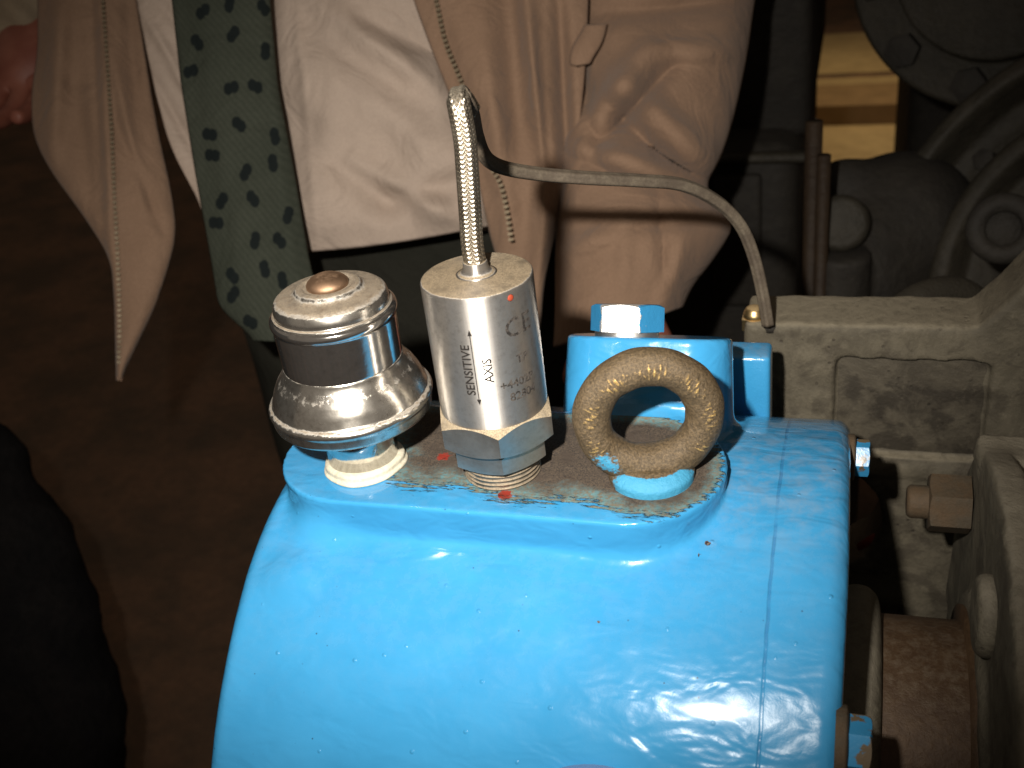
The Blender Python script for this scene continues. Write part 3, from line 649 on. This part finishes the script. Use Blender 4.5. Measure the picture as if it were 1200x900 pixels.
# volute casing: stepped rings
c1 = pl(1330, 345, 92); ax1 = (Vector(C-c1).normalized()+Vector((-.25, 0, .1))).normalized()
pr_ = [(24.5, -14), (24.5, -1.2), (23.9, 0), (22.6, .3), (22.2, -.6), (21.8, -4), (20.5, -4.6), (18.6, -4.4), (17.6, -2.6), (17.2, 1.6), (16.6, 2.2), (15.4, 2.2), (15, 1.2), (14.6, -1), (11, -1), (10, 2), (.1, 2.3)]
VC = ring_thing('volute_casing', 'dim round turbine casing with stepped curved ribs at the far right', 'machine casing', c1, ax1, smoothprof(pr_, .5), 'dark2', 160, 'ribbed_shell')
mx1 = axis_mx(c1, ax1)
for k in range(12):
    a = 2*math.pi*k/12; q = mx1@Vector((19.6*math.cos(a), 19.6*math.sin(a), -4.4)); mk('cap_nut', *hexhead(1.1, 1.2, .5), 'dark', VC, mx=axis_mx(q, ax1, spin=k*.7), sharp=30)
# dark pump lumps in front of the lit floor
def lump(name, label, cat, pts, mat):
    r_ = thing(name, label, cat, (pts[0][0], pts[0][1], pts[0][2]))
    return r_
p0 = pl(1005, 300, 104)
PB = thing('pump_body', 'dark valve body with rounded shoulder in front of the lit floor gap', 'valve', (p0[0], p0[1], FZ))
def pump_sdf(X, Y, Z_):
    d = np.sqrt(((X-p0[0]))**2+(Y-p0[1])**2+((Z_-p0[2]+3))**2*.5)-5.2
    a_ = pl(988, 170, 104); d = smin(d, np.sqrt((X-a_[0])**2+(Y-a_[1])**2+(Z_-a_[2]+4.2)**2)-2.6, 2)
    b_ = pl(1062, 165, 104); d = smin(d, np.sqrt((X-b_[0])**2+(Y-b_[1])**2+(Z_-b_[2]+9)**2)-7.6, 3)
    c_ = pl(985, 330, 100); d = smin(d, np.maximum(np.hypot(X-c_[0], Y-c_[1])-2.6, Z_-c_[2]-3), .5)
    return d
field_mesh('pump_shell', pump_sdf, (p0[0]-12, p0[1]-12, p0[2]-40), (p0[0]+18, p0[1]+14, p0[2]+20), .5, 'dark', PB)
p1 = pl(985, 262, 98); mk('valve_cap', *lathe(smoothprof([(2.6, -2), (2.6, 0), (2.2, .6), (.02, .9)], .3), 40), 'dark2', PB, mx=axis_mx(p1, C-p1))
# hoop handle / lifting lug at the far right
hc = pl(1176, 268, 80)
HG = thing('lifting_lug', 'dark rounded cast lifting lug with a hole, right edge above the grey frame', 'lifting lug', hc)
ax_ = _n(C-hc); 
vs, fs = [], []
mxh = axis_mx(hc, ax_)
ringpts = [tuple(mxh@Vector((1.9*math.cos(a), 1.9*math.sin(a), 0))) for a in np.linspace(0, 2*math.pi, 49)]
mk('lug_ring', *tube(ringpts, .75, 18), 'dark', HG)
mk('lug_web', *lathe([(1.9, -.4), (1.9, .2), (.02, .25)], 40), 'dark', HG, mx=mxh)
# low cast hump just above frame
hp = [pl(1040, 392, 70), pl(1062, 362, 71), pl(1092, 346, 72), pl(1125, 345, 73), pl(1150, 366, 74), pl(1160, 392, 74)]
HH = thing('pipe_bend', 'dim arched pipe bend showing just above the grey frame edge', 'pipe', hp[0])
mk('bend_tube', *tube(crom(hp, 10), 1.15, 20), 'dark2', HH)
hb = pl(1110, 378, 70); mk('bend_plug', *lathe(smoothprof([(1.6, -1), (1.6, .3), (1.2, .9), (.02, 1.0)], .2), 40), 'dark2', HH, mx=axis_mx(hb, C-hb))
# backing dark machine behind all this so only the gap is lit
g0 = at(1060, 100, y=150)
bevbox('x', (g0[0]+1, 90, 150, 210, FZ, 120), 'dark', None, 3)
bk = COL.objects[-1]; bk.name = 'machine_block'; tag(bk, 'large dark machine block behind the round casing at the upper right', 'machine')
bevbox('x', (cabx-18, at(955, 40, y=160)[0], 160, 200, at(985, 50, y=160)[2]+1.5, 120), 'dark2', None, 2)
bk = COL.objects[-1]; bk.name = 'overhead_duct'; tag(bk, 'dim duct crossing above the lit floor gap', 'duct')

# ------------------------------------------------------------------ black lumpy form, unidentified, lower left

def form_sdf(X, Y, Z_):
    d = 1e3
    for px, py, r in ((-40, 560, 4), (-15, 650, 5.2), (0, 740, 6.2), (15, 850, 6.8), (-10, 960, 8), (-60, 700, 8), (-70, 860, 11)):
        a_ = pl(px, py, 115); q = np.sqrt((X-a_[0])**2+(Y-a_[1])**2+(Z_-a_[2])**2)-r*1.64; d = q if isinstance(d, float) else smin(d, q, 2.0)
    a_ = pl(-30, 900, 115); q = np.maximum(np.hypot(X-a_[0], Y-a_[1])-13, Z_-a_[2]); d = smin(d, q, 3)
    return d+.25*np.sin(X*1.1)*np.sin(Z_*.9+Y)
a_ = pl(-20, 760, 115)
bo, _p = field_mesh('black_form', form_sdf, (a_[0]-40, a_[1]-32, FZ-1), (a_[0]+26, a_[1]+32, a_[2]+40), .9, 'blackform')
tag(bo, 'black lumpy unidentified shape at the lower left edge', 'cover')

# ------------------------------------------------------------------ the person behind the machine
tx, ty = -24.0, 58.0
PS = thing('person', 'person in beige zip jacket, white shirt and green spotted tie standing behind the machine', 'person', (tx, ty, FZ))
def skin_mesh(name, nodes, edges, mat, parent, sub=2):
    vs = [n_[0] for n_ in nodes]; off = np.array(rootof(parent)['o'])
    me = bpy.data.meshes.new(name); me.from_pydata([tuple((np.array(v_)-off)*S) for v_ in vs], edges, [])
    o = bpy.data.objects.new(name, me); COL.objects.link(o)
    o.modifiers.new('s', 'SKIN'); md = o.modifiers.new('u', 'SUBSURF'); md.levels = sub; md.render_levels = sub
    for i, n_ in enumerate(nodes):
        r = n_[1]; r = r if isinstance(r, tuple) else (r, r); me.skin_vertices[0].data[i].radius = (r[0]*S, r[1]*S)
    me.skin_vertices[0].data[0].use_root = True
    dg = bpy.context.evaluated_depsgraph_get(); dg.update()
    nm = bpy.data.meshes.new_from_object(o.evaluated_get(dg)); bpy.data.objects.remove(o)
    nm.materials.clear(); nm.materials.append(M[mat]); return link(name, nm, parent)
wr = pl(728, 350, 84); elb = pl(772, 90, 91.5); shl = np.array([tx+17, ty+7, 34.])
hd1 = pl(744, 400, 82)
wl = pl(40, 50, 98); elr = np.array([tx-27, ty+8, 10.]); shr = np.array([tx-19, ty+3, 36.])
N_ = [((tx, ty+2, -12), (12, 9)), ((tx, ty+1, 5), (12, 9)), ((tx, ty+2, 24), (14, 9.5)), ((tx, ty+2, 38), (9, 6)), ((tx, ty+1, 46), (5, 5)), ((tx, ty-1, 54), (6.5, 7.5)), ((tx, ty-1, 62), (7, 8.5)), ((tx, ty-1, 67), (4.5, 5)),
      (shl, 3.6), (elb, 2.9), (wr, 2.6), (hd1, (3.6, 2.0)), (shr, 5.5), (elr, 4.4), (wl, 3.0), (pl(28, 72, 97), (3.6, 2.2)),
      ((tx+4, ty+2, -22), 7), ((tx+4, ty+2, -55), 5.5), ((tx+4, ty+3, -98), 3.6), ((tx-13, ty+2, -22), 7), ((tx-16, ty+2, -55), 5.5), ((tx-16, ty+3, -98), 3.6), ((tx, ty-9.2, 57.5), (1.2, 1.4))]
E_ = [(0, 1), (1, 2), (2, 3), (3, 4), (4, 5), (5, 6), (6, 7), (3, 8), (8, 9), (9, 10), (10, 11), (3, 12), (12, 13), (13, 14), (14, 15), (0, 16), (16, 17), (17, 18), (0, 19), (19, 20), (20, 21), (5, 22)]
# fingers
def fingers(base, palm_dir, side, nodes, edges, bi, curl):
    pd = _n(palm_dir); sd = _n(side-pd*pd.dot(side)); nm_ = np.cross(pd, sd)
    for i, (o_, L) in enumerate(((-2.7, 6.4), (-.9, 7.4), (.9, 7.0), (2.6, 5.6))):
        p_ = base+sd*o_+pd*3.2; k0 = len(nodes); d_ = pd.copy()
        nodes.append((p_, .95)); edges.append((bi, k0))
        for j, fr_ in enumerate((.42, .32, .26)):
            ang = curl*(j+1)*.5; d_ = pd*math.cos(ang)+nm_*math.sin(ang); p_ = p_+d_*L*fr_; nodes.append((p_, .85-.1*j)); edges.append((k0+j, k0+j+1))
    k0 = len(nodes); p_ = base-pd*1.0-sd*2.8; nodes += [(p_, 1.1), (p_-sd*1.8+pd*2.2+nm_*.8, .95), (p_-sd*2.4+pd*4.4+nm_*1.6, .8)]; edges += [(bi, k0), (k0, k0+1), (k0+1, k0+2)]
fingers(hd1, hd1-wr+np.array([0, -1, -.5]), np.array([1., 0, 0]), N_, E_, 11, .5)
fingers(pl(28, 72, 97), pl(22, 112, 96)-pl(40, 50, 98), np.array([1., .3, 0]), N_, E_, 15, .6)
skin_mesh('body', N_, E_, 'skin', PS)
for s_ in (-1, 1):
    v, f = lathe([(.02, -1.2), (.9, -.8), (1.2, 0), (.9, .8), (.02, 1.2)], 20); mk('eye', v, f, 'sealant', PS, mx=Matrix.Translation((tx+s_*3.1, ty-7.6, 60.5)))
    v, f = lathe([(.02, -.3), (1.6, -.2), (1.9, .3), (1.2, .5), (.02, .4)], 20); mk('ear', v, f, 'skin', PS, mx=axis_mx((tx+s_*7.6, ty, 59), (s_, 0, 0)))
v, f = lathe([(.1, -.45), (1.7, -.3), (2.2, 0), (1.7, .3), (.1, .45)], 24); mk('mouth', v, f, 'redpaint', PS, mx=Matrix.Translation((tx, ty-6.4, 53)))
v, f = lathe([(9.0, -3), (9.1, 0), (8.6, 3.5), (7, 6.6), (4, 8.4), (.02, 9)], 40); mk('hair', [(x*.95, y*1.08+1.5, z) for x, y, z in v], f, 'hair', PS, mx=Matrix.Translation((tx, ty, 62.5)))

def folds(px, py, lines):
    d = np.zeros_like(px)
    for x1, y1, x2, y2, w_, a in lines:
        vx, vy = x2-x1, y2-y1; L2 = vx*vx+vy*vy; t_ = np.clip(((px-x1)*vx+(py-y1)*vy)/L2, 0, 1)
        dist = np.hypot(px-x1-t_*vx, py-y1-t_*vy); tap = np.sin(np.pi*np.clip(t_*.9+.05, 0, 1))**.5
        d += a*min(1, w_/13)*tap*np.exp(-(dist/(w_*1.15))**2)
    return d
from mathutils import noise as mnoise
def garment(name, rows, mat, parent, lines=(), nu=90, nv=130, curve=0.0, thick=.35, low=.8, attr=None, xf=None, weave=0, origin_id=0, arch=1.0, tilt=0, fs_=1.5):
    """rows: (y, xl, xr, depth) outline down the cloth; curve = how far the middle bulges towards the viewer (cm)"""
    rows = np.array(rows, float); yy = np.linspace(rows[0, 0], rows[-1, 0], nv)
    col = lambda j: np.interp(yy, rows[:, 0], rows[:, j])
    def sm(a):
        k = 7; b = np.r_[[a[0]]*k, a, [a[-1]]*k]; o_ = np.convolve(b, np.ones(2*k+1)/(2*k+1), 'valid'); o_[0] = a[0]; o_[-1] = a[-1]; return o_
    xl, xr, dd = sm(col(1)), sm(col(2)), sm(col(3)); u = np.linspace(0, 1, nu)
    PX = xl[:, None]*(1-u)+xr[:, None]*u; PY_ = np.repeat(yy[:, None], nu, 1)+tilt*(u[None, :]**1.5)*(np.linspace(0, 1, nv)[:, None]**5)
    bul = curve*(1-np.abs(2*u-1)**2.2)**.5*arch if curve else 0*u
    D = dd[:, None]-bul[None, :]
    D = D-fs_*folds(PX, PY_, lines)
    nzv = np.array([[mnoise.noise(Vector((PX[i, j]*.012+origin_id*7, PY_[i, j]*.006, 3.1)))*low + mnoise.noise(Vector((PX[i, j]*.035, PY_[i, j]*.02+origin_id, 9.1)))*low*.3 for j in range(nu)] for i in range(nv)])
    D = D-nzv
    pts_ = np.stack([C+ray(PX[i, j], PY_[i, j])*D[i, j] for i in range(nv) for j in range(nu)])
    fc_ = [(i*nu+j, (i+1)*nu+j, (i+1)*nu+j+1, i*nu+j+1) for i in range(nv-1) for j in range(nu-1)]
    o = mk(name, pts_, fc_, mat, parent)
    if attr: put_attr(o, *attr(PX.ravel(), PY_.ravel()))
    md = o.modifiers.new('t', 'SOLIDIFY'); md.thickness = thick*S; md.offset = -1
    return o
# trousers
def ell(cx, cy, rx, ry, z, n=48, ph=0): return [(cx+rx*(1+.03*math.sin(5*a+z*.2))*math.cos(a), cy+ry*(1+.03*math.sin(4*a+z*.13+1))*math.sin(a), z) for a in np.linspace(0, 2*math.pi, n, endpoint=False)]
def loft(rings, caps=True):
    n = len(rings[0]); vs = [p for r_ in rings for p in r_]; fs = [(i*n+k, i*n+(k+1) % n, (i+1)*n+(k+1) % n, (i+1)*n+k) for i in range(len(rings)-1) for k in range(n)]
    if caps: fs += [tuple(reversed(range(n))), tuple(range((len(rings)-1)*n, len(rings)*n))]
    return vs, fs
leg = lambda s_: loft([ell(tx-6+s_*9, ty+1, 9.5+.3*math.sin(z*.3), 10.5, z) if z > -40 else ell(tx-6+s_*10, ty+1, 8.6, 9.2+.3*math.sin(z*.4), z) for z in np.arange(-101, -17, 4)])
hips = loft([ell(tx-5.5, ty+1, rx, ry, z) for z, rx, ry in ((-34, 17.5, 11), (-28, 18.4, 12), (-20, 18.3, 12.4), (-10, 17.6, 12), (-4, 17, 11.8))])
mk('trousers', *join(leg(-1), leg(1), hips), 'trousers', PS)
for s_ in (-1, 1):
    v, f = loft([ell(tx-6+s_*10, ty-2, 5.2, 13.5, FZ+.2), ell(tx-6+s_*10, ty-2, 5.3, 13.6, FZ+2), ell(tx-6+s_*10, ty-1, 4.9, 12, FZ+5), ell(tx-6+s_*10, ty+4, 4.4, 7, FZ+8.5)]); mk('shoe', v, f, 'shoe', PS)
# shirt torso shell (real volume behind the front cloth) and its front
mk('shirt', *loft([ell(tx, ty+1, rx, ry, z) for z, rx, ry in ((-9, 17, 11), (0, 17.5, 11.5), (14, 18, 11.5), (28, 19, 11), (38, 15, 8), (43, 7, 6))]), 'shirt', PS)
garment('shirt_front', [(-60, 320, 500, 90), (0, 318, 500, 89.5), (60, 322, 520, 89), (120, 328, 545, 88.6), (180, 335, 585, 88.2), (240, 342, 590, 88), (268, 348, 590, 88.6), (296, 352, 590, 90)], 'shirt', PS,
        [(370, 0, 520, 110, 16, 1.0), (330, 130, 480, 250, 20, -.9), (350, 60, 540, 190, 22, .7), (380, 170, 540, 262, 12, .8), (420, 20, 500, 60, 10, -.8), (344, -40, 372, 290, 5, .35), (440, 240, 560, 210, 14, -.7)], 100, 130, 2.5, .25, 1.1, origin_id=1, tilt=-34)
garment('shirt_side', [(-60, 156, 250, 91.5), (0, 159, 250, 91), (100, 180, 250, 90.5), (170, 198, 250, 90), (220, 224, 252, 89.6), (248, 240, 254, 89.5)], 'shirt', PS,
        [(165, 10, 225, 110, 6, .8), (185, 0, 240, 70, 5, -.6), (180, 90, 240, 200, 6, -.8), (200, 80, 240, 140, 5, .6)], 50, 90, .3, .25, .5, origin_id=2)
# tie
SP = [(200, 10), (210, 90), (115, 112), (295, 135), (98, 188), (205, 232), (268, 228), (225, 328), (148, 355), (320, 360), (155, 410), (315, 430), (243, 455), (262, 525), (180, 530), (355, 568), (165, 588), (268, 635), (332, 635), (293, 710), (208, 728), (210, 778), (340, 740), (255, 850), (330, 880), (130, 30), (290, 20)]
def tie_spots(px, py):
    v_ = np.zeros_like(px); r_ = np.random.RandomState(3)
    for X_, Y_ in SP:
        cx, cy = 180+X_*.444, Y_*.444; a = r_.uniform(0, 3.14)
        for s_ in (-1, 1):
            ox, oy = cx+s_*3.6*math.cos(a), cy+s_*3.6*math.sin(a)
            v_ = np.maximum(v_, 1.15*np.exp(-(((px-ox)/5.8)**2+((py-oy)/7.6)**2)**1.5))
    return 'spot', v_
garment('tie', [(-60, 198, 312, 84.5), (0, 201, 317, 84.3), (100, 212, 326, 84), (200, 228, 345, 83.6), (300, 246, 362, 83.2), (360, 256, 376, 83), (400, 300, 372, 83)], 'tie', PS, [(215, 0, 260, 380, 16, -.35), (310, 40, 350, 380, 12, .25)], 110, 300, .9, .35, .25, attr=tie_spots, origin_id=3)
# jacket: right-hand front, left-hand hanging front, sleeve, far sleeve
JK = mk('jacket', *loft([ell(tx+1, ty+3, rx, ry, z) for z, rx, ry in ((-8, 20, 11.5), (10, 20.5, 11.5), (24, 21.5, 11.5), (36, 17, 8.5), (42, 8, 6.5))], False), 'jacket', PS)
jr = garment('jacket_front', [(-60, 468, 690, 85.6), (0, 484, 690, 85.2), (60, 506, 688, 85), (130, 534, 682, 85), (200, 558, 672, 85.2), (270, 572, 652, 85.8), (330, 590, 638, 86.6), (400, 600, 632, 87.6), (470, 610, 628, 88.6)], 'jacket', PS,
             [(612, -40, 640, 200, 9, 1.3), (640, 200, 632, 380, 12, 1.0), (655, 0, 668, 260, 8, -1.8), (590, -40, 612, 180, 14, -.8), (520, 30, 570, 230, 10, -.5), (570, 60, 600, 280, 12, .6), (630, 40, 652, 300, 5, -.8)], 120, 170, 1.2, .4, .8, origin_id=4)
def zipper(path, parent, name='zipper', w_=.34):
    P_ = crom(path, 16); T_, N2, B2 = frames(P_); ms = []
    L = np.r_[0, np.cumsum(np.linalg.norm(np.diff(P_, axis=0), axis=1))]; n = int(L[-1]/.42)
    for i in range(n):
        s_ = i*.42; c_ = np.array([np.interp(s_, L, P_[:, k]) for k in range(3)]); tt = np.array([np.interp(s_, L, T_[:, k]) for k in range(3)])
        m_ = axis_mx(c_, tt, up=C-c_); v_, f_ = box(-w_/2, w_/2, -.12, .12, -.11, .11); v_ = [tuple(m_@Vector(q)) for q in v_]; ms.append((v_, f_))
    return mk(name, *join(*ms), 'zip', parent, smooth=False)
zipper([pl(511, 0, 83.6), pl(522, 50, 83.3), pl(541, 98, 83), pl(556, 150, 82.8), pl(572, 190, 82.6), pl(586, 215, 82.5), pl(594, 250, 82.4), pl(600, 292, 82.4)], jr)
jl = garment('jacket_front', [(-60, 40, 158, 93), (0, 44, 160, 92.5), (60, 44, 170, 92), (110, 36, 178, 91.6), (160, 38, 187, 91.2), (200, 58, 196, 90.8), (240, 88, 204, 90.3), (275, 112, 207, 90), (305, 130, 200, 89.8), (360, 134, 182, 89.8), (410, 135, 158, 89.8), (446, 136, 141, 89.8)], 'jacket', PS,
             [(118, -40, 134, 440, 7, .7), (106, -40, 124, 300, 5, -.5), (130, 60, 170, 240, 7, .8), (150, 0, 160, 120, 9, -.7), (70, 0, 60, 190, 12, .9), (140, 150, 190, 270, 6, -.7), (90, 100, 110, 240, 10, -.5)], 110, 190, 1.4, .35, .8, origin_id=5)
zipper([pl(119, -20, 90.1), pl(126, 80, 89.4), pl(131, 160, 88.6), pl(134, 230, 88.0), pl(138, 310, 87.7), pl(140, 380, 87.9), pl(139, 432, 88.2)], jl, w_=.28)
def sleeve(name, rows, mat, lines, oid, depthr=.55, nu=110, nv=170, low=.9):
    rows = np.array(rows, float); yy = np.linspace(rows[0, 0], rows[-1, 0], nv); g = lambda j: np.interp(yy, rows[:, 0], rows[:, j])
    k = 5; sm = lambda a: np.r_[a[:k], np.convolve(a, np.ones(2*k+1)/(2*k+1), 'valid'), a[-k:]]
    xl, xr, dd, sl = sm(g(1)), sm(g(2)), sm(g(3)), g(4); vs = []
    for i in range(nv):
        cx, hw = (xl[i]+xr[i])/2, (xr[i]-xl[i])/2; wc = hw*dd[i]/F
        for q in range(nu):
            a = 2*math.pi*q/nu; ca, sa = math.cos(a), math.sin(a)
            px = cx+hw*ca; py = yy[i]+sl[i]*ca-sl[i]*0
            dep = dd[i]-wc*2*depthr*.5*2*sa*.9
            if sa > -.2:
                dep -= (1.5*folds(np.array([px]), np.array([py]), lines)[0]+low*mnoise.noise(Vector((px*.014+oid*5, py*.008, 1.7))))*min(1, (sa+.2)*2.5)
            vs.append(C+ray(px, py)*dep)
    fs = [(i*nu+j, i*nu+(j+1) % nu, (i+1)*nu+(j+1) % nu, (i+1)*nu+j) for i in range(nv-1) for j in range(nu)]
    o = mk(name, vs, fs, mat, PS); md = o.modifiers.new('t', 'SOLIDIFY'); md.thickness = .3*S; md.offset = 1; return o
sleeve('sleeve', [(-90, 655, 900, 95, 0), (-40, 662, 890, 94, 0), (0, 664, 880, 93, 0), (60, 668, 872, 91, 0), (110, 668, 862, 89.5, 0), (150, 664, 852, 88.5, 0), (190, 660, 838, 87.6, 0), (218, 658, 820, 87, 0), (240, 656, 836, 86.5, 0), (262, 656, 856, 86, -2), (285, 655, 848, 85.6, -6), (320, 655, 828, 85, -12), (350, 655, 808, 84.5, -18), (383, 653, 796, 84, -24)], 'jacket',
       [(690, 150, 760, 60, 12, 1.5), (760, 60, 860, 60, 12, .9), (700, 175, 790, 75, 10, -1.6), (700, 110, 800, 210, 14, -1.2), (720, 90, 840, 200, 14, 1.2), (670, 170, 800, 210, 9, 1.2), (672, 186, 790, 226, 9, -.8), (760, 170, 830, 215, 9, -1.1), (770, 225, 780, 330, 7, -.9), (660, 300, 740, 260, 10, .8), (690, 270, 850, 262, 9, -.7), (800, 280, 770, 370, 9, .8), (700, 20, 880, 0, 14, -1), (680, 60, 700, 180, 9, -1.2), (735, 250, 730, 340, 6, .5)], 6)
tab = garment('shoulder_tab', [(28, 688, 712, 84.6), (44, 676, 709, 84.2), (60, 666, 702, 84), (76, 668, 688, 84)], 'jacket', PS, [], 24, 24, .6, .3, .1, origin_id=9)
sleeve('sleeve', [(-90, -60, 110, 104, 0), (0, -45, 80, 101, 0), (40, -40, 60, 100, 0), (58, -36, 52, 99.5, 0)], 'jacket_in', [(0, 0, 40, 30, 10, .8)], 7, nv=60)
print('done')
